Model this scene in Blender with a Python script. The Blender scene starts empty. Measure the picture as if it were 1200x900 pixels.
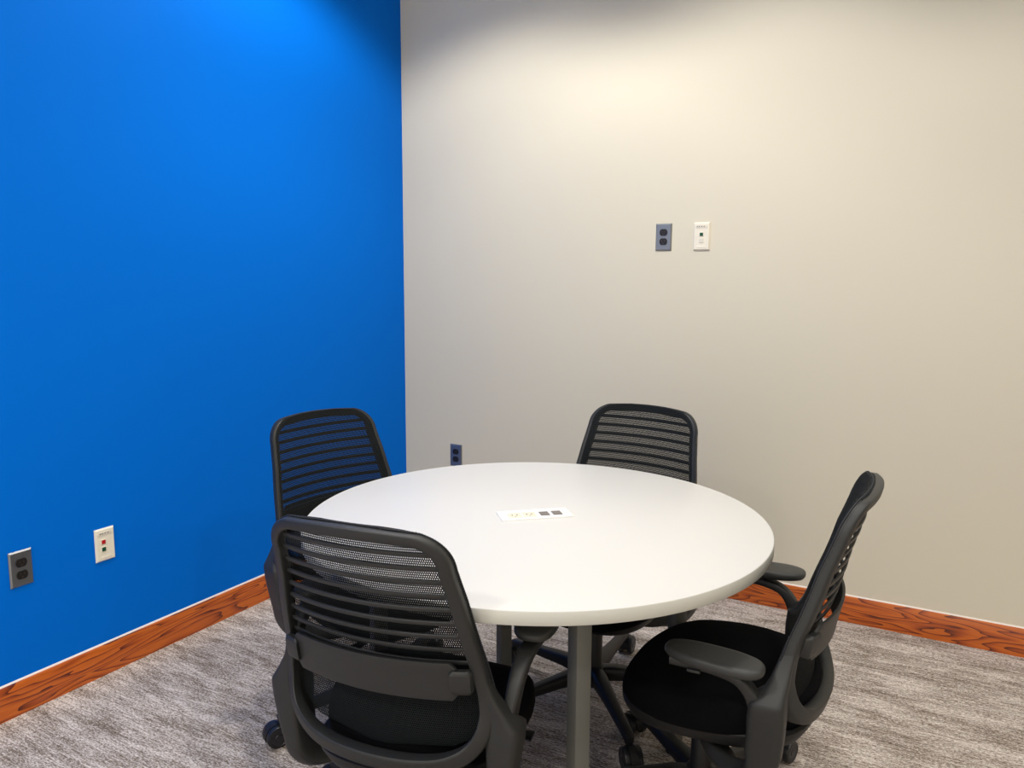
import bpy, bmesh, math, random
from math import sin, cos, pi, radians, sqrt
from mathutils import Vector, Matrix, Euler
random.seed(7)
scene = bpy.context.scene
COL = scene.collection

# ------------------------------------------------------------------ helpers
def link(name, data, parent=None):
    o = bpy.data.objects.new(name, data)
    COL.objects.link(o)
    if parent is not None:
        o.parent = parent
    return o

def mesh_obj(name, verts, faces, material, parent=None, angle=35, uvs=None):
    me = bpy.data.meshes.new(name)
    me.from_pydata([tuple(v) for v in verts], [], faces)
    bm = bmesh.new(); bm.from_mesh(me)
    bmesh.ops.recalc_face_normals(bm, faces=bm.faces[:])
    bm.to_mesh(me); bm.free()
    me.update()
    me.polygons.foreach_set('use_smooth', [True] * len(me.polygons))
    me.set_sharp_from_angle(angle=radians(angle))
    if uvs:
        lay = me.uv_layers.new(name='UVMap')
        for l in me.loops:
            lay.data[l.index].uv = uvs[l.vertex_index]
    me.materials.append(material)
    return link(name, me, parent)

class MB:
    """collects shapes for one mesh object"""
    def __init__(self):
        self.v = []; self.f = []
    def add(self, verts, faces):
        n = len(self.v)
        self.v += [Vector(v) for v in verts]
        self.f += [tuple(i + n for i in f) for f in faces]
        return self
    def rings(self, rings, closed_ring=True, cap=True, loop=False):
        n = len(rings[0]); vs = [p for r in rings for p in r]; fs = []
        m = len(rings)
        for i in range(m if loop else m - 1):
            a = i * n; b = ((i + 1) % m) * n
            for j in range(n if closed_ring else n - 1):
                k = (j + 1) % n
                fs.append((a + j, a + k, b + k, b + j))
        if cap and not loop:
            fs.append(tuple(range(n))[::-1]); fs.append(tuple(range((m - 1) * n, m * n)))
        return self.add(vs, fs)
    def box(self, lo, hi, bevel=0.0, seg=2, mat=None):
        bm = bmesh.new()
        bmesh.ops.create_cube(bm, size=1.0)
        for v in bm.verts:
            v.co = Vector([lo[i] + (v.co[i] + .5) * (hi[i] - lo[i]) for i in range(3)])
        if bevel > 0:
            bmesh.ops.bevel(bm, geom=bm.edges[:], offset=bevel, segments=seg, profile=.5, affect='EDGES')
        if mat is not None:
            bm.transform(mat)
        bm.verts.index_update()
        self.add([v.co.copy() for v in bm.verts], [tuple(v.index for v in f.verts) for f in bm.faces])
        bm.free(); return self
    def lathe(self, prof, n=32, mat=None):
        rings = []
        for r, z in prof:
            rings.append([Vector((max(r, 1e-5) * cos(2 * pi * k / n), max(r, 1e-5) * sin(2 * pi * k / n), z)) for k in range(n)])
        if mat is not None:
            rings = [[mat @ p for p in r] for r in rings]
        return self.rings(rings)
    def sweep(self, pts, sizes, up=(0, 0, 1), n=16, e=4.0):
        """rounded-rectangle section (half sizes a sideways, b along 'up') swept along a smoothed path"""
        rings = []
        m = len(pts); pts = [Vector(p) for p in pts]
        for i in range(m):
            t = (pts[min(i + 1, m - 1)] - pts[max(i - 1, 0)]).normalized()
            u = Vector(up[i] if isinstance(up[0], (tuple, list, Vector)) else up)
            s = t.cross(u).normalized(); w = s.cross(t).normalized()
            a, b = sizes[i]
            rings.append([pts[i] + s * a * sp(cos(2 * pi * (k + .5) / n), e) + w * b * sp(sin(2 * pi * (k + .5) / n), e) for k in range(n)])
        return self.rings(rings)
    def build(self, name, material, parent=None, angle=35):
        return mesh_obj(name, self.v, self.f, material, parent, angle)

def sp(c, e):
    return math.copysign(abs(c) ** (2.0 / e), c)

def interp(x, xs, ys):
    if x <= xs[0]: return ys[0]
    for i in range(len(xs) - 1):
        if x <= xs[i + 1]:
            t = (x - xs[i]) / (xs[i + 1] - xs[i]); return ys[i] + t * (ys[i + 1] - ys[i])
    return ys[-1]

def catmull(P, per=6):
    """dense Catmull-Rom through rows of numbers"""
    out = []; n = len(P)
    for i in range(n - 1):
        p0 = P[max(i - 1, 0)]; p1 = P[i]; p2 = P[i + 1]; p3 = P[min(i + 2, n - 1)]
        for k in range(per):
            t = k / per
            out.append(tuple(.5 * (2 * b + (c - a) * t + (2 * a - 5 * b + 4 * c - d) * t * t + (3 * b - a - 3 * c + d) * t ** 3)
                             for a, b, c, d in zip(p0, p1, p2, p3)))
    out.append(tuple(P[-1])); return out

# ------------------------------------------------------------------ materials
def new_mat(name):
    m = bpy.data.materials.new(name); m.use_nodes = True
    nt = m.node_tree; b = nt.nodes['Principled BSDF']
    return m, nt, b

def N(nt, kind, **kw):
    n = nt.nodes.new(kind)
    for k, v in kw.items():
        if k in n.inputs.keys(): n.inputs[k].default_value = v
        else: setattr(n, k, v)
    return n

def M(nt, op, a, b=None, c=None, clamp=False):
    n = nt.nodes.new('ShaderNodeMath'); n.operation = op; n.use_clamp = clamp
    for i, x in enumerate((a, b, c)):
        if x is None: continue
        if hasattr(x, 'is_output'): nt.links.new(x, n.inputs[i])
        else: n.inputs[i].default_value = x
    return n.outputs[0]

def plain(name, rgb, rough=.5, metal=0.0, bump=0.0, bscale=400, spec=.5, var=0.0):
    m, nt, b = new_mat(name)
    b.inputs['Base Color'].default_value = (*rgb, 1); b.inputs['Roughness'].default_value = rough
    b.inputs['Metallic'].default_value = metal; b.inputs['Specular IOR Level'].default_value = spec
    tc = N(nt, 'ShaderNodeTexCoord')
    no = N(nt, 'ShaderNodeTexNoise', Scale=bscale, Detail=3.0)
    nt.links.new(tc.outputs['Object'], no.inputs['Vector'])
    if bump:
        bp = N(nt, 'ShaderNodeBump', Strength=bump, Distance=.001)
        nt.links.new(no.outputs['Fac'], bp.inputs['Height']); nt.links.new(bp.outputs['Normal'], b.inputs['Normal'])
    if var:
        r = N(nt, 'ShaderNodeMapRange'); r.inputs['To Min'].default_value = rough - var; r.inputs['To Max'].default_value = rough + var
        nt.links.new(no.outputs['Fac'], r.inputs['Value']); nt.links.new(r.outputs['Result'], b.inputs['Roughness'])
    return m

MAT = {}
MAT['beige'] = plain('beige_wall_paint', (.70, .655, .53), .62, bump=.12, bscale=260, spec=.3)
MAT['blue'] = plain('blue_wall_paint', (.0, .150, .68), .6, bump=.12, bscale=260, spec=.05)
MAT['ceil'] = plain('white_ceiling', (.8, .8, .78), .9, bump=.3, bscale=120)
MAT['laminate'] = plain('white_laminate', (.645, .64, .615), .42, spec=.4)
MAT['edge'] = plain('white_edge_band', (.58, .575, .525), .42)
MAT['legmetal'] = plain('grey_coated_steel', (.13, .13, .117), .5, bump=.05, bscale=900)
MAT['plastic'] = plain('charcoal_plastic', (.0205, .0215, .0215), .46, bump=.25, bscale=1400, spec=.5)
MAT['padplastic'] = plain('soft_black_pad', (.030, .031, .030), .48, bump=.2, bscale=1500, spec=.5)
MAT['black'] = plain('black_plastic', (.009, .009, .010), .5, bump=.1, bscale=900, spec=.45)
MAT['wheel'] = plain('black_castor_rubber', (.012, .013, .016), .35, spec=.5)
MAT['steel'] = plain('brushed_stainless', (.31, .325, .335), .45, metal=1.0, bump=.06, bscale=700)
MAT['socket'] = plain('black_receptacle', (.012, .011, .011), .35)
MAT['slot'] = plain('slot_metal', (.10, .07, .055), .4, metal=.6)
MAT['ivory'] = plain('ivory_plastic', (.84, .79, .66), .4)
MAT['ivorydark'] = plain('ivory_plastic_label', (.74, .70, .60), .35)
MAT['mark'] = plain('grey_print', (.22, .2, .18), .6)
MAT['painted_highlight'] = plain('cream_painted_highlight', (.80, .73, .66), .4)  # bright top edge of the baseboard put into a pale colour
MAT['stitch'] = plain('dark_stitching', (.010, .012, .017), .6)
MAT['red'] = plain('red_jack', (.45, .006, .01), .35)
MAT['green'] = plain('green_jack', (.004, .075, .035), .35)
MAT['powerwhite'] = plain('white_power_plate', (.88, .88, .86), .3)
MAT['powerbeige'] = plain('beige_socket_face', (.72, .69, .56), .4)
MAT['powergrey'] = plain('grey_port', (.19, .17, .155), .4)

def fabric(name, rgb):
    m, nt, b = new_mat(name)
    tc = N(nt, 'ShaderNodeTexCoord')
    v = N(nt, 'ShaderNodeTexVoronoi', Scale=520.0)
    nt.links.new(tc.outputs['Object'], v.inputs['Vector'])
    ra = N(nt, 'ShaderNodeMix', data_type='RGBA')
    ra.inputs['A'].default_value = (*[c * .6 for c in rgb], 1); ra.inputs['B'].default_value = (*[c * 1.3 for c in rgb], 1)
    nt.links.new(v.outputs['Distance'], ra.inputs['Factor']); nt.links.new(ra.outputs['Result'], b.inputs['Base Color'])
    b.inputs['Roughness'].default_value = .95; b.inputs['Specular IOR Level'].default_value = .08
    bp = N(nt, 'ShaderNodeBump', Strength=.4, Distance=.0008)
    nt.links.new(v.outputs['Distance'], bp.inputs['Height']); nt.links.new(bp.outputs['Normal'], b.inputs['Normal'])
    return m
MAT['seatfabric'] = fabric('black_seat_fabric', (.0035, .0037, .0048))

def mesh_fabric():
    """knitted see-through fabric: slanted holes, laid out in the cloth's own metres"""
    m, nt, b = new_mat('black_knit_mesh')
    b.inputs['Base Color'].default_value = (.0080, .0098, .0108, 1); b.inputs['Roughness'].default_value = .8
    b.inputs['Specular IOR Level'].default_value = .15
    sq = lambda q: M(nt, 'MULTIPLY', q, q)
    uv = N(nt, 'ShaderNodeUVMap'); sx = N(nt, 'ShaderNodeSeparateXYZ')
    nt.links.new(uv.outputs['UV'], sx.inputs['Vector'])
    U = M(nt, 'DIVIDE', sx.outputs['X'], .0042); V = M(nt, 'DIVIDE', sx.outputs['Y'], .0050)
    U2 = M(nt, 'ADD', U, M(nt, 'MULTIPLY', V, .5))
    fu = M(nt, 'SUBTRACT', M(nt, 'FRACT', U2), .5); fv = M(nt, 'SUBTRACT', M(nt, 'FRACT', V), .5)
    fu = M(nt, 'SUBTRACT', fu, M(nt, 'MULTIPLY', fv, .35))
    d = M(nt, 'ADD', sq(M(nt, 'DIVIDE', fu, .195)), sq(M(nt, 'DIVIDE', fv, .315)))
    hole = M(nt, 'LESS_THAN', d, 1.0)
    tr = N(nt, 'ShaderNodeBsdfTransparent'); mx = N(nt, 'ShaderNodeMixShader')
    nt.links.new(hole, mx.inputs['Fac']); nt.links.new(b.outputs['BSDF'], mx.inputs[1]); nt.links.new(tr.outputs['BSDF'], mx.inputs[2])
    nt.links.new(mx.outputs['Shader'], nt.nodes['Material Output'].inputs['Surface'])
    return m
MAT['knit'] = mesh_fabric()

def carpet():
    m, nt, b = new_mat('streaked_carpet')
    tc = N(nt, 'ShaderNodeTexCoord')
    def noise(sx, sy, scale, detail, rough=.6, dist=0.0):
        mp = N(nt, 'ShaderNodeMapping'); mp.inputs['Scale'].default_value = (sx, sy, 1)
        nt.links.new(tc.outputs['Object'], mp.inputs['Vector'])
        n = N(nt, 'ShaderNodeTexNoise', Scale=scale, Detail=detail, Roughness=rough, Distortion=dist)
        nt.links.new(mp.outputs['Vector'], n.inputs['Vector']); return n.outputs['Fac']
    broad = noise(1.3, 7, 2.4, 6.0, .75, .4)
    streak = noise(5.5, 62, 2.2, 5.0, .8, .3)
    fibre = noise(45, 105, 2.2, 2.0, .6, .0)
    speck = noise(150, 230, 1.6, 2.0, .7)
    f = M(nt, 'ADD', M(nt, 'MULTIPLY', broad, .85), M(nt, 'MULTIPLY', streak, .95))
    f = M(nt, 'ADD', f, M(nt, 'MULTIPLY', fibre, .95))
    f = M(nt, 'ADD', f, M(nt, 'MULTIPLY', speck, .8))
    mr = N(nt, 'ShaderNodeMapRange'); mr.inputs['From Min'].default_value = 1.46; mr.inputs['From Max'].default_value = 2.03
    nt.links.new(f, mr.inputs['Value'])
    cr = N(nt, 'ShaderNodeValToRGB')
    e = cr.color_ramp.elements
    e[0].position = 0.0; e[0].color = (.105, .080, .060, 1)
    e[1].position = 1.0; e[1].color = (.78, .715, .665, 1)
    x = e.new(.36); x.color = (.225, .182, .148, 1)
    x = e.new(.55); x.color = (.40, .350, .310, 1)
    nt.links.new(mr.outputs['Result'], cr.inputs['Fac']); nt.links.new(cr.outputs['Color'], b.inputs['Base Color'])
    b.inputs['Roughness'].default_value = .95; b.inputs['Specular IOR Level'].default_value = .15
    bp = N(nt, 'ShaderNodeBump', Strength=.55, Distance=.003)
    nt.links.new(fibre, bp.inputs['Height']); nt.links.new(bp.outputs['Normal'], b.inputs['Normal'])
    return m
MAT['carpet'] = carpet()

def oak(seed):
    """stained oak, grain along local X, board face in local XZ"""
    m, nt, b = new_mat('red_oak_stain')
    tc = N(nt, 'ShaderNodeTexCoord')
    mp = N(nt, 'ShaderNodeMapping'); mp.inputs['Scale'].default_value = (.75, 1, 7.0); mp.inputs['Location'].default_value = (seed, seed * .7, seed * .3)
    nt.links.new(tc.outputs['Object'], mp.inputs['Vector'])
    n1 = N(nt, 'ShaderNodeTexNoise', Scale=2.0, Detail=2.0, Roughness=.45, Distortion=.25)
    nt.links.new(mp.outputs['Vector'], n1.inputs['Vector'])
    rings = M(nt, 'FRACT', M(nt, 'MULTIPLY', n1.outputs['Fac'], 15.0))
    tri = M(nt, 'POWER', rings, 3.0)
    mp2 = N(nt, 'ShaderNodeMapping'); mp2.inputs['Scale'].default_value = (5, 60, 150); mp2.inputs['Rotation'].default_value = (0, .03, 0)
    nt.links.new(tc.outputs['Object'], mp2.inputs['Vector'])
    n2 = N(nt, 'ShaderNodeTexNoise', Scale=2.0, Detail=4.0, Roughness=.6)
    nt.links.new(mp2.outputs['Vector'], n2.inputs['Vector'])
    f = M(nt, 'ADD', M(nt, 'MULTIPLY', tri, .62), M(nt, 'MULTIPLY', n2.outputs['Fac'], .62))
    cr = N(nt, 'ShaderNodeValToRGB'); e = cr.color_ramp.elements
    e[0].position = .22; e[0].color = (.60, .140, .012, 1)
    e[1].position = .88; e[1].color = (.10, .014, .005, 1)
    x = e.new(.52); x.color = (.40, .074, .008, 1)
    nt.links.new(f, cr.inputs['Fac']); nt.links.new(cr.outputs['Color'], b.inputs['Base Color'])
    b.inputs['Roughness'].default_value = .35; b.inputs['Coat Weight'].default_value = .25; b.inputs['Coat Roughness'].default_value = .18
    return m

# ------------------------------------------------------------------ things
def tag(o, label, cat, group=None):
    o['label'] = label; o['category'] = cat
    if group: o['group'] = group
    return o
def empty(name, loc, rz=0.0):
    o = link(name, None); o.location = loc; o.rotation_euler = (0, 0, rz); o.empty_display_size = .1
    return o
def structure(o):
    o['kind'] = 'structure'; return o

# ------------------------------------------------------------------ room
RX, RY, H = 4.2, -5.2, 3.05
structure(MB().box((0, RY, -.1), (RX, 0, 0)).build('floor', MAT['carpet']))
structure(MB().box((-.12, RY - .12, H), (RX + .12, .12, H + .1)).build('ceiling', MAT['ceil']))
structure(MB().box((-.12, RY, -.1), (0, .12, H)).build('wall_left', MAT['blue']))
structure(MB().box((0, 0, -.1), (RX + .12, .12, H)).build('wall_back', MAT['beige']))
structure(MB().box((RX, RY, -.1), (RX + .12, 0, H)).build('wall_right', MAT['beige']))
# front wall left out behind the viewer; added world light fills in from there

def baseboard(name, length, mat):
    h, t, c = .107, .014, .004
    prof = [(0, 0), (-t, 0), (-t, h - c), (-t + c * .3, h - c * .3), (-t + c, h), (0, h)]
    vs = []; fs = []
    for x in (0, length):
        vs += [(x, y, z) for y, z in prof]
    n = len(prof)
    for i in range(n):
        j = (i + 1) % n; fs.append((i, j, n + j, n + i))
    fs += [tuple(range(n)), tuple(range(n, 2 * n))]
    return structure(mesh_obj(name, vs, fs, mat, angle=25))
def painted_highlight(parent, length):  # cream strip standing in for the glossy highlight along the baseboard top
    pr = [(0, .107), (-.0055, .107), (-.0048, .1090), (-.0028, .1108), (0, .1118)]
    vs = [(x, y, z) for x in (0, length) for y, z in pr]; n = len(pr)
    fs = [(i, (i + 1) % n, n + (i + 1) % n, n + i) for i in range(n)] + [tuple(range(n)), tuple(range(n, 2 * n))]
    return mesh_obj('highlight_strip', vs, fs, MAT['painted_highlight'], parent)
bb = baseboard('baseboard_back', RX, oak(3.1)); bb.location = (0, 0, 0)
bl = baseboard('baseboard_left', -RY - .014, oak(11.7)); bl.rotation_euler = (0, 0, pi / 2); bl.location = (0, RY, 0)
painted_highlight(bb, RX); painted_highlight(bl, -RY - .014)

# ------------------------------------------------------------------ table
TC = Vector((1.539, -1.479, 0)); TROT = radians(-4.0)
table = empty('round_table', TC, TROT)
tag(table, 'round white laminate meeting table on square grey steel legs', 'table')
R, zt, th = .61, .737, .029
MB().lathe([(0, zt - th), (R - .004, zt - th), (R - .0015, zt - th + .002), (R - .0015, zt - .002), (R - .002, zt - .0005), (R - .003, zt), (0, zt)], 160).build('tabletop', MAT['laminate'], table, angle=50)
MB().rings([[Vector(((R - .004 + a_) * cos(2 * pi * k / 160), (R - .004 + a_) * sin(2 * pi * k / 160), zt - th + b_)) for a_, b_ in ((0, -.0002), (.003, -.0002), (.004, .001), (.004, th - .0015), (.0028, th - .0001), (.0018, th - .0006), (0, th - .004))]
            for k in range(160)], loop=True).build('edge_band', MAT['edge'], bpy.data.objects['tabletop'], angle=50)
LR, ls = .420, .0195
for k in range(4):
    a = radians(45 + 90 * k)
    cx, cy = LR * cos(a), LR * sin(a)
    l = MB().box((cx - ls, cy - ls, .012), (cx + ls, cy + ls, zt - th), .003, 2, Matrix.Translation((cx, cy, 0)) @ Matrix.Rotation(radians(-29), 4, 'Z') @ Matrix.Translation((-cx, -cy, 0))).build('leg', MAT['legmetal'], table)
    MB().lathe([(0, 0), (.02, 0), (.021, .004), (.017, .013), (0, .013)], 20, Matrix.Translation((cx, cy, 0))).build('foot_glide', MAT['black'], l)
fr = MB()
d = LR * cos(pi / 4)
for s in (-1, 1):
    fr.box((-d + ls, s * d - .012, zt - th - .030), (d - ls, s * d + .012, zt - th - .002), .002)
    fr.box((s * d - .012, -d + ls, zt - th - .030), (s * d + .012, d - ls, zt - th - .002), .002)
fr.build('under_frame', MAT['black'], table)

# power unit let into the tabletop, turned to the legs' diagonal
pu = MB()
PW, PH = .098, .039
pm = Matrix.Translation((-.004, .002, zt)) @ Matrix.Rotation(radians(42 + 4.0), 4, 'Z')
for lo, hi in (((-PW, -PH, -.004), (PW, -PH + .010, .0045)), ((-PW, PH - .010, -.004), (PW, PH, .0045)),
               ((-PW, -PH + .009, -.004), (-PW + .014, PH - .009, .0045)), ((PW - .014, -PH + .009, -.004), (PW, PH - .009, .0045)),
               ((-PW + .01, -PH + .006, -.004), (PW - .01, PH - .006, .0022))):
    pu.box(lo, hi, .0012, 2, pm)
unit = pu.build('power_unit', MAT['powerwhite'], table)
for cx in (-.055, -.015):
    s = MB().box((cx - .018, -.021, .0015), (cx + .018, .021, .0032), .0012, 2, pm)
    so = s.build('socket', MAT['powerbeige'], unit)
    q = MB()
    for dx in (-.0065, .0065):
        q.box((cx + dx - .0012, -.004, .0030), (cx + dx + .0012, .006, .0036), 0, 1, pm)
    q.box((cx - .002, -.013, .0030), (cx + .002, -.009, .0036), 0, 1, pm)
    for v in q.v: pass
    b0 = len(so.data.vertices)
    bm = bmesh.new(); bm.from_mesh(so.data)
    vv = [bm.verts.new(v) for v in q.v]; bm.verts.ensure_lookup_table()
    for f in q.f:
        nf = bm.faces.new([vv[i] for i in f]); nf.material_index = 1
    bm.to_mesh(so.data); bm.free(); so.data.materials.append(MAT['mark'])
for cx in (.027, .062):
    MB().box((cx - .0125, -.016, .0012), (cx + .0125, .016, .0040), .001, 2, pm).box((cx - .009, -.012, .0036), (cx + .009, -.003, .0046), .0006, 1, pm)\
        .box((cx - .009, .003, .0036), (cx + .009, .012, .0046), .0006, 1, pm).build('data_port', MAT['powergrey'], unit)

# ------------------------------------------------------------------ wall plates
def plate_mb(t=.006, w=.035, h=.0572):
    """plate in XZ, facing -Y, with sloped edges"""
    m = MB(); e = .0045
    rings = []
    for yy, ins in ((0, 0), (-.002, 0), (-t + .0008, e * .8), (-t, e)):
        a, b = w - ins, h - ins
        rings.append([Vector((-a, yy, -b)), Vector((a, yy, -b)), Vector((a, yy, b)), Vector((-a, yy, b))])
    return m.rings(rings)
def outlet(loc, rz, label):
    o = empty('wall_outlet', loc, rz); tag(o, label, 'outlet', None)
    plate_mb().build('cover_plate', MAT['steel'], o, angle=12)
    for cz in (-.0195, .0195):
        r = MB(); ring = []
        n = 36
        for k in range(n):
            a = 2 * pi * k / n
            ring.append((.0172 * cos(a), max(-.0140, min(.0140, .0172 * sin(a)))))
        r.rings([[Vector((x, -.0055, cz + z)) for x, z in ring], [Vector((x, -.0082, cz + z)) for x, z in ring],
                 [Vector((x * .95, -.0088, cz + z * .95)) for x, z in ring]])
        rc = r.build('receptacle', MAT['socket'], o)
        s = MB()
        s.box((-.0075, -.0093, cz - .001), (-.0050, -.0086, cz + .0075)).box((.0050, -.0093, cz + .0), (.0075, -.0086, cz + .0075))
        s.lathe([(0, 0), (.0025, 0), (.0025, .0007), (0, .0007)], 12, Matrix.Translation((0, -.0086, cz - .007)) @ Matrix.Rotation(pi / 2, 4, 'X'))
        s.build('slot', MAT['slot'], rc)
    MB().lathe([(0, 0), (.0032, 0), (.0028, .0012), (0, .0016)], 16, Matrix.Translation((0, -.006, 0)) @ Matrix.Rotation(pi / 2, 4, 'X')).build('screw', MAT['steel'], o)
    return o
def data_plate(loc, rz, label, jacks, jx=0.0):
    o = empty('data_plate', loc, rz); tag(o, label, 'data plate', None)
    plate_mb(.007).build('cover_plate', MAT['ivory'], o, angle=12)
    lw = MB().box((-.024, -.0082, .034), (.024, -.0066, .046), .0006, 1).build('label_window', MAT['ivorydark'], o)
    mk = MB()
    for x in (-.020, -.012, -.002, .008):
        mk.box((x, -.0086, .0385), (x + .0045, -.0081, .0425))
    mk.build('label_print', MAT['mark'], lw)
    for z, mt in jacks:
        MB().box((jx - .0095, -.0086, z - .0095), (jx + .0095, -.0066, z + .0095), .0006, 1).build('jack_frame', MAT['ivorydark'] if mt is None else MAT['ivory'], o)
        if mt is not None:
            MB().box((jx - .0070, -.0096, z - .0070), (jx + .0070, -.0080, z + .0070), .0006, 1)\
                .box((jx - .0045, -.0102, z - .0045), (jx + .0045, -.0094, z - .001), .0003, 1).build('jack', MAT[mt], o)
    MB().box((-.02, -.0078, -.047), (.02, -.0066, -.040), .0005, 1).build('label_strip', MAT['ivory'], o)
    return o
WL = pi / 2          # plate faces +X on the blue wall
outlet((0, -1.990, .464), WL, 'steel wall outlet low on the blue wall, beside a red-jack data plate')
data_plate((0, -1.712, .457), WL, 'ivory data plate on the blue wall with red and green jacks', ((.0110, 'red'), (-.0145, 'green')), -.0075)
outlet((1.3817, 0, 1.543), 0, 'steel wall outlet high on the beige wall, beside an ivory data plate')
data_plate((1.546, 0, 1.543), 0, 'ivory data plate high on the beige wall with one green jack', ((.008, 'green'), (-.017, None)))
outlet((.318, 0, .464), 0, 'steel wall outlet low on the beige wall near the corner, just above the tabletop')

# ------------------------------------------------------------------ office chair
ZN = [.30, .38, .45, .50, .55, .60, .65, .70, .75, .79, .83, .87, .90]
YN = [-.188, -.194, -.200, -.2035, -.209, -.222, -.240, -.256, -.270, -.285, -.299, -.312, -.321]
def W(z): return .226 - .152 * (z - .65)
def surf(x, z, off=0.0):
    """point on the curved back: concave towards the sitter, leaning back"""
    d = .060 + (.031 - .060) * (min(max(z, .38), .9) - .46) / .44
    w = max(W(z), .05)
    return Vector((x, interp(z, ZN, YN) - d * (1 - min(1.0, (x / w) ** 2)) - off, z))

def half_outline():
    out = catmull([(0, .366), (.06, .367), (.115, .370), (.165, .381), (.208, .405), (.236, .445), (.2475, .495), (W(.55), .55)], 4)
    inn = catmull([(0, .405), (.06, .406), (.105, .4085), (.15, .416), (.188, .434), (.211, .463), (.2195, .505), (W(.55) - .025, .55)], 4)
    zc, rc, wt = .82, .074, W(.82)
    for k in range(1, 17):
        z = .55 + (zc - .55) * k / 16; out.append((W(z), z)); inn.append((W(z) - .025, min(z, .55 + (.815 - .55) * k / 16)))
    for k in range(1, 13):
        a = pi / 2 * k / 12
        out.append((wt - rc + rc * cos(a), zc + rc * sin(a)))
        ri, rz = .052, .056
        inn.append((wt - rc + ri * cos(a), .815 + rz * sin(a)))
    for k in range(1, 9):
        x = (wt - rc) * (1 - k / 8)
        out.append((x, .90 - .006 * (x / (wt - rc)) ** 2)); inn.append((x, .875 - .004 * (x / (wt - rc)) ** 2))
    return out, inn
HO, HI = half_outline()

def make_frame(parent):
    m = MB(); rings = []
    O = HO + [(-x, z) for x, z in HO[::-1][1:-1]]
    I = HI + [(-x, z) for x, z in HI[::-1][1:-1]]
    n = 16
    for (ox, oz), (ix, iz) in zip(O, I):
        ring = []
        low = max(0.0, min(1.0, (.50 - (oz + iz) / 2) / .10))      # the rim at the bottom is deeper and tilts outward
        dep = .028 + .006 * low
        for k in range(n):
            a = 2 * pi * (k + .5) / n
            u = .5 + .5 * sp(cos(a), 5.0); v = .5 + .5 * sp(sin(a), 4.5)
            x = ox + (ix - ox) * u; z = oz + (iz - oz) * u
            ring.append(surf(x, z, v * dep + .010 * low * u))
        rings.append(ring)
    m.rings(rings, loop=True)
    for s in (-1, 1):
        # hip: side bar widens downward and outward, then drops as a leg
        secs = [  # z, x_in, x_out, y_front, y_back
            (.600, .213, .232, -.224, -.248), (.570, .216, .2375, -.214, -.243), (.540, .218, .248, -.205, -.239), (.510, .219, .266, -.194, -.236), (.486, .219, .283, -.182, -.234),
            (.474, .220, .2925, -.166, -.234), (.469, .220, .2945, -.160, -.234), (.460, .221, .2945, -.158, -.234), (.430, .224, .291, -.155, -.234), (.390, .226, .284, -.155, -.232), (.340, .224, .275, -.152, -.228)]
        rg = []
        for z, xi, xo, yf, yb in secs:
            cx, cy, hx, hy = (xi + xo) / 2, (yf + yb) / 2, (xo - xi) / 2, (yf - yb) / 2
            rg.append([Vector((s * (cx + hx * sp(cos(2 * pi * (k + .5) / 20), 5)), cy + hy * sp(sin(2 * pi * (k + .5) / 20), 5), z)) for k in range(20)])
        m.rings(rg)
        P = catmull([(s * .2505, -.191, .370), (s * .249, -.190, .335), (s * .245, -.184, .297), (s * .230, -.160, .268), (s * .20, -.115, .258), (s * .14, -.06, .262), (s * .06, -.01, .278)], 6)
        ups = []
        for q in P:
            ph = radians(80) * min(1, max(0, (.249 - abs(q[0])) / .09)); ups.append((s * cos(ph), 0, -sin(ph)))
        m.sweep(P, [(.0382 - .018 * (i / len(P)), .0258 - .008 * (i / len(P))) for i in range(len(P))], up=ups, e=5)
    return m.build('back_frame', MAT['plastic'], parent, angle=40)

def make_knit(parent):
    rows = []
    zs = [.404 + (.82 - .404) * k / 30 for k in range(31)]
    hw = []
    for z in zs:
        # outer half width at z from the inner/outer outline
        if z < .55:
            w = interp(z, [p[1] for p in HI[:29]], [p[0] for p in HI[:29]]) if z > .4052 else .02
            w = w + .004
        else: w = W(z) + .0005
        hw.append((z, w))
    wt, rc = W(.82), .074
    for k in range(1, 12):
        a = pi / 2 * k / 12; hw.append((.82 + rc * sin(a), wt - rc + rc * cos(a) + .0005))
    hw.append((.8965, .118)); hw.append((.9, .07))
    vs = []; uv = []; fs = []; nc = 26
    for z, w in hw:
        for j in range(nc + 1):
            t = -1 + 2 * j / nc
            off = -.0045
            x = t * w
            if z > .55 and abs(t) > .999: off = .010
            p = surf(x, z, off); vs.append(p); uv.append((x + .5, z * 1.03))
    z, w = hw[-1]
    for j in range(nc + 1):                                         # rolled over the top of the frame
        t = -1 + 2 * j / nc; p = surf(t * .07, .9008, .008); vs.append(p); uv.append((t * .07 + .5, .935))
    nr = len(hw) + 1
    for i in range(nr - 1):
        for j in range(nc):
            a = i * (nc + 1) + j; fs.append((a, a + 1, a + nc + 2, a + nc + 1))
    kn = mesh_obj('back_mesh', vs, fs, MAT['knit'], parent, angle=70, uvs=uv)
    O = [p for p in HO if p[1] > .50]; O = O + [(-x, z) for x, z in O[::-1][1:]]
    path = [surf(x * 1.004, z + (.0008 if z > .89 else 0), .004) for x, z in O]
    ring_pts = []; dist = 0.0
    for a, b in zip(path[:-1], path[1:]):
        L_ = (b - a).length; k_ = max(1, int(L_ / .0017))
        for i in range(k_):
            ring_pts.append((a.lerp(b, i / k_), (b - a).normalized()))
    rg = []
    for i, (c, t) in enumerate(ring_pts):
        r = .0021 if i % 3 else .0011
        u = t.cross(Vector((0, 1, 0))).normalized(); w = t.cross(u)
        rg.append([c + u * r * cos(2 * pi * k / 6) + w * r * sin(2 * pi * k / 6) for k in range(6)])
    MB().rings(rg).build('edge_stitching', MAT['stitch'], kn, angle=80)
    return kn

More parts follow.
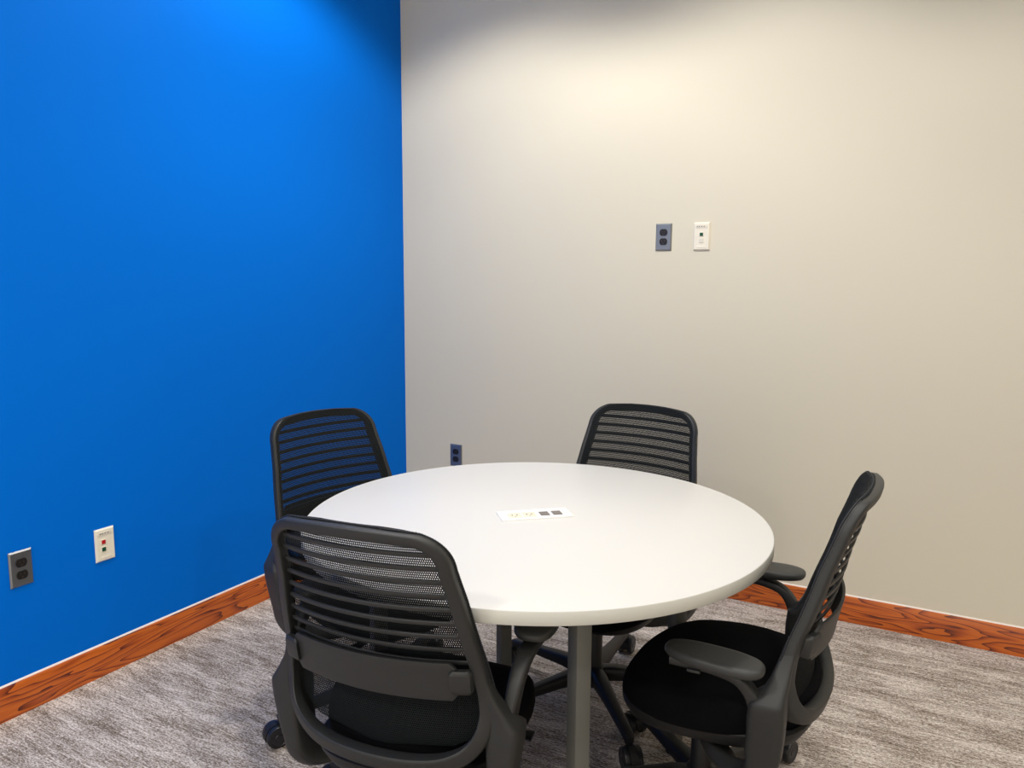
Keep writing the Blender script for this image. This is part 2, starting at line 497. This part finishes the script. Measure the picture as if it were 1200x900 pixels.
def strip(x0, x1, zc, h, o0, o1, n=24, e=4.0, endr=0.0):
    """curved bar following the back, from x0 to x1, height h, between offsets o0 and o1"""
    rings = []
    for i in range(n + 1):
        x = x0 + (x1 - x0) * i / n
        hh = h
        if endr > 0:
            q = min(abs(x - x0), abs(x1 - x))
            if q < endr: hh = h - endr * (1 - sqrt(max(0, 1 - (1 - q / endr) ** 2)))
        ring = []
        for k in range(12):
            a = 2 * pi * (k + .5) / 12
            ring.append(surf(x, zc + hh * sp(cos(a), e), (o0 + o1) / 2 + (o1 - o0) / 2 * sp(sin(a), e)))
        rings.append(ring)
    return rings

def plan(a, hw, y0, y1, ex, front=0.0):
    """rounded plan outline of the seat"""
    c, s = cos(a), sin(a)
    x = hw * sp(c, ex); y = (y0 + y1) / 2 + (y1 - y0) / 2 * sp(s, ex)
    return x, y

def make_seat(parent):
    m = MB(); n = 64; rings = []
    prof = [(.0, .365), (.6, .365), (.90, .367), (.955, .373), (.985, .386), (1.0, .404), (.997, .420), (.982, .434), (.955, .444), (.91, .449), (.8, .450), (.6, .448), (.35, .4445), (.12, .443), (.0, .443)]
    for s, z in prof:
        ring = []
        for k in range(n):
            a = 2 * pi * k / n
            x, y = plan(a, .232, -.238, .235, 2.5)
            x *= s; y = -.01 + (y + .01) * s
            w = 1 - .10 * max(0, (-y - .02) / .23)                      # narrower to the rear
            f = max(0.0, (y - .09) / .15)
            zz = z - .032 * f * f * (1 if z > .40 else .35)             # waterfall front
            zz += (.012 * (abs(x) / .24) ** 2.5 if z > .43 else 0)
            ring.append(Vector((x * w, y, zz)))
        rings.append(ring)
    for r_ in rings:
        for p_ in r_: p_.z = .340 + (p_.z - .365) * (.083 / .085) - .030 * (p_.y + .22) / .45
    return m.rings(rings).build('seat_cushion', MAT['seatfabric'], parent, angle=60)

def make_shell(parent):
    m = MB(); n = 56; rings = []
    for s, z in [(0, .288), (.55, .288), (.80, .294), (.93, .310), (.99, .334), (1.0, .346), (.97, .352), (0, .352)]:
        ring = []
        for k in range(n):
            x, y = plan(2 * pi * k / n, .215, -.272, .190, 3.0)
            yy = -.04 + (y + .04) * s; ring.append(Vector((x * s, yy, z - .028 * (yy + .22) / .45)))
        rings.append(ring)
    return m.rings(rings).build('seat_shell', MAT['black'], parent)

def arm_path(s, P):
    return [(s * x, y, z) for x, y, z in P]

def make_chair():
    root = empty('office_chair', (0, 0, 0))
    P = {'root': root, 'up': [], 'arm': [], 'castor': []}
    # five-star base
    b = MB()
    b.lathe([(0, .062), (.040, .062), (.046, .070), (.044, .100), (.036, .122), (.030, .126), (0, .126)], 32)
    for k in range(5):
        a = 2 * pi * k / 5
        rr = [.025, .07, .14, .22, .30, .345, .360]; zz = [.098, .101, .098, .092, .087, .083, .080]
        pts = [(r * cos(a), r * sin(a), z) for r, z in zip(rr, zz)]
        b.sweep(pts, [(.024, .024), (.025, .023), (.021, .019), (.018, .016), (.016, .0135), (.0155, .0125), (.010, .008)])
        b.lathe([(0, .064), (.0125, .064), (.0135, .070), (.0135, .088), (0, .090)], 16, Matrix.Translation((.346 * cos(a), .346 * sin(a), 0)))
    P['base'] = b.build('base', MAT['black'], root)
    P['column'] = MB().lathe([(0, .085), (.0265, .085), (.0265, .215), (.024, .220), (.0165, .222), (.0165, .285), (0, .285)], 28).build('gas_column', MAT['black'], root)
    # castors
    for k in range(5):
        c = MB()
        c.lathe([(0, .036), (.007, .036), (.0075, .068), (0, .070)], 14)
        rg = []                                                       # hood between the wheels
        for i in range(13):
            a = pi * (-.08 + 1.16 * i / 12)
            o_, i_ = .0345, .020
            rg.append([Vector((xx, -.022 + r * cos(a), .0325 + r * sin(a))) for xx, r in ((-.011, i_), (-.011, o_), (.011, o_), (.011, i_))])
        c.rings(rg)
        ca = c.build('castor', MAT['black'], root)
        for s in (-1, 1):
            mt = Matrix.Translation((0, -.022, .0325)) @ Matrix.Rotation(s * pi / 2, 4, 'Y')
            w = MB().lathe([(0, .010), (.0300, .010), (.0325, .0125), (.0325, .0235), (.0310, .0265), (.0255, .0280), (.0245, .0268), (.0105, .0268), (.0095, .0282), (0, .0285)], 36, mt)
            w.build('wheel', MAT['wheel'], ca)
        P['castor'].append(ca)
    # under-seat mechanism
    mech = MB().box((-.085, -.13, .245), (.085, .10, .290), .016, 3).box((-.045, -.06, .226), (.045, .06, .26), .012, 2)
    mech.sweep([(.05, .07, .272), (.15, .08, .272), (.215, .085, .268)], [(.012, .006), (.010, .005), (.020, .004)])
    P['up'].append(mech.build('seat_mechanism', MAT['black'], root))
    P['up'].append(make_shell(root)); P['up'].append(make_seat(root)); P['up'].append(make_frame(root)); P['up'].append(make_knit(root))
    for i in range(9):
        z = .851 - .0297 * i
        w = W(z) - .012
        if i == 0: w = .168
        P['up'].append(MB().rings(strip(-w, w, z, .0050, .008, .0145)).build('back_slat', MAT['plastic'], root, angle=50))
    lum = MB().rings(strip(-.186, .186, .580, .043, .026, .036, 36, 5.0, .012)).build('lumbar_support', MAT['plastic'], root, angle=50)
    for s in (-1, 1):
        MB().rings(strip(s * .176, s * .214, .580, .027, .022, .044, 8, 5.0, .005)).build('lumbar_clip', MAT['plastic'], lum, angle=50)
    P['up'].append(lum)
    # arms: post rising out of the hip and bending forward under the pad
    for s in (-1, 1):
        pp = catmull(arm_path(s, [(.256, -.194, .395), (.260, -.190, .46), (.266, -.180, .52), (.271, -.164, .568), (.274, -.135, .599), (.276, -.09, .6115), (.277, -.05, .614), (.277, -.01, .614), (.277, .01, .614)]), 6)
        sz = []
        for q in pp:
            t = min(1, max(0, (q[2] - .50) / .10)); sz.append((.0225 - .0115 * t, .0125 + .0055 * t))
        am = MB().sweep(pp, sz, up=(1, 0, 0), e=4.5)
        am.box((s * .277 - .016, -.085, .612), (s * .277 + .016, .005, .631), .003, 2)
        am.box((s * .277 - .024, -.06, .600), (s * .277 + .006, -.03, .608), .003, 2)
        arm = am.build('arm', MAT['plastic'], root, angle=40)
        pad = MB(); rings = []; n = 56
        for r, z in [(0, .629), (.88, .629), (.96, .6315), (.995, .636), (1, .640), (.992, .6445), (.965, .648), (.90, .6503), (.7, .651), (0, .651)]:
            ring = []
            for k in range(n):
                a = 2 * pi * k / n
                x = .046 * sp(cos(a), 2.7) * r; y = .108 * sp(sin(a), 2.7) * r
                ring.append(Vector((s * (.281 - .010 * (y / .108)) + x * (1 - .08 * y / .108), y, z)))
            rings.append(ring)
        padob = pad.rings(rings).build('arm_pad', MAT['padplastic'], arm, angle=50)
        P['arm'].append((arm, padob, s))
    return P

def copy_chair(P):
    """copies of the chair, its parts and sub-parts (mesh data shared)"""
    mp = {}
    def cp(o, parent):
        c = o.copy(); COL.objects.link(c); c.parent = parent; mp[o] = c
        for ch in [x for x in o.children if x not in mp.values()]: cp(ch, c)
        return c
    cp(P['root'], None)
    return {'root': mp[P['root']], 'up': [mp[o] for o in P['up']], 'castor': [mp[o] for o in P['castor']], 'base': mp[P['base']], 'column': mp[P['column']],
            'arm': [(mp[a], mp[b], s) for a, b, s in P['arm']]}

def pose_chair(P, x, y, facing, dz, base_rot, label, arms, castor_turn, seat_slide=0.0):
    r = P['root']; r.location = (x, y, 0); r.rotation_euler = (0, 0, facing - pi / 2)
    tag(r, label, 'chair', 'office chairs around the round table')
    for o in P['up']: o.location.z = dz
    for o in P['up'][2:3]: o.location.y = seat_slide
    P['column'].location.z = 0; P['column'].scale.z = 1.0 + dz / .30
    P['base'].rotation_euler.z = base_rot
    for k, c in enumerate(P['castor']):
        a = base_rot + 2 * pi * k / 5
        c.location = (.346 * cos(a), .346 * sin(a), 0); c.rotation_euler.z = a + pi / 2 + castor_turn[k]
    for arm, pad, s in P['arm']:
        dx, dy, dza = arms
        arm.location = (0, 0, dz + dza)
        pad.location = (s * dx, dy, 0)

proto = make_chair()
chairs = [proto] + [copy_chair(proto) for _ in range(3)]
pose_chair(chairs[0], 1.4706, -1.8536, 1.7014, .015, radians(24), 'black mesh office chair with its slatted back to the viewer, in front of the table',
           (-.010, -.025, -.015), [.1, .0, .1, -.1, .0], -.014)
pose_chair(chairs[1], .9772, -1.4156, -.2341, .020, radians(-11), 'black mesh office chair standing between the round table and the blue wall',
           (.0, .015, -.045), [.0, .1, .1, .0, -.1])
pose_chair(chairs[2], 1.5416, -1.0587, -1.6675, .030, radians(63.5), 'black mesh office chair behind the table, back top against the beige wall',
           (-.02, -.03, -.06), [.1, .0, .1, .0, .1])
pose_chair(chairs[3], 1.994, -1.416, 3.163, .020, radians(46), 'black mesh office chair seen side-on with seat and two armrests in view',
           (.010, -.085, -.090), [.1, .0, .0, -.1, .1], -.040)

# ------------------------------------------------------------------ lights: recessed ceiling spots, with unseen fill spots added behind the viewer
def spot(x, y, power, size=133, blend=.40, radius=.07):
    l = bpy.data.lights.new('ceiling_or_fill_spot', 'SPOT'); l.energy = power; l.spot_size = radians(size); l.spot_blend = blend
    l.shadow_soft_size = radius; l.color = (1.0, .955, .89)
    o = link('ceiling_or_fill_spot', l); o.location = (x, y, H - .02)
    return o
for lx, ly, e in ((.70, -.97, 90), (1.72, -.97, 74), (3.2, -1.0, 34), (.75, -2.4, 36), (1.72, -1.7, 19), (3.1, -2.3, 54), (2.5, -4.2, 106), (1.0, -4.2, 150)):  # last two are added fill to brighten the lower walls
    spot(lx, ly, e, radius=.07 if ly > -4 else .16)

w = bpy.data.worlds.new('front_fill'); w.use_nodes = True  # added fill light, enters where the front wall is missing
w.node_tree.nodes['Background'].inputs['Color'].default_value = (1.0, .93, .82, 1)
w.node_tree.nodes['Background'].inputs['Strength'].default_value = 1.5
scene.world = w

# ------------------------------------------------------------------ camera
f, pitch, yaw, roll = 916.5991, .1369, .5076, .0057
F = Vector((-sin(yaw) * cos(pitch), cos(yaw) * cos(pitch), -sin(pitch)))
r0 = Vector((cos(yaw), sin(yaw), 0)); u0 = r0.cross(F)
rr_ = r0 * cos(roll) + u0 * sin(roll); uu = -r0 * sin(roll) + u0 * cos(roll)
cam = bpy.data.cameras.new('camera'); cam.sensor_width = 36.0; cam.lens = 36.0 * f / 1200.0; cam.clip_start = .05
co = link('camera', cam)
mw = Matrix((rr_, uu, -F)).transposed().to_4x4(); mw.translation = Vector((2.4707, -3.2880, 1.3736))
co.matrix_world = mw
scene.camera = co

vs = scene.view_settings
vs.view_transform = 'Standard'; vs.look = 'None'; vs.gamma = 1.0; vs.use_curve_mapping = False; vs.exposure = 0.0
scene.display_settings.display_device = 'sRGB'
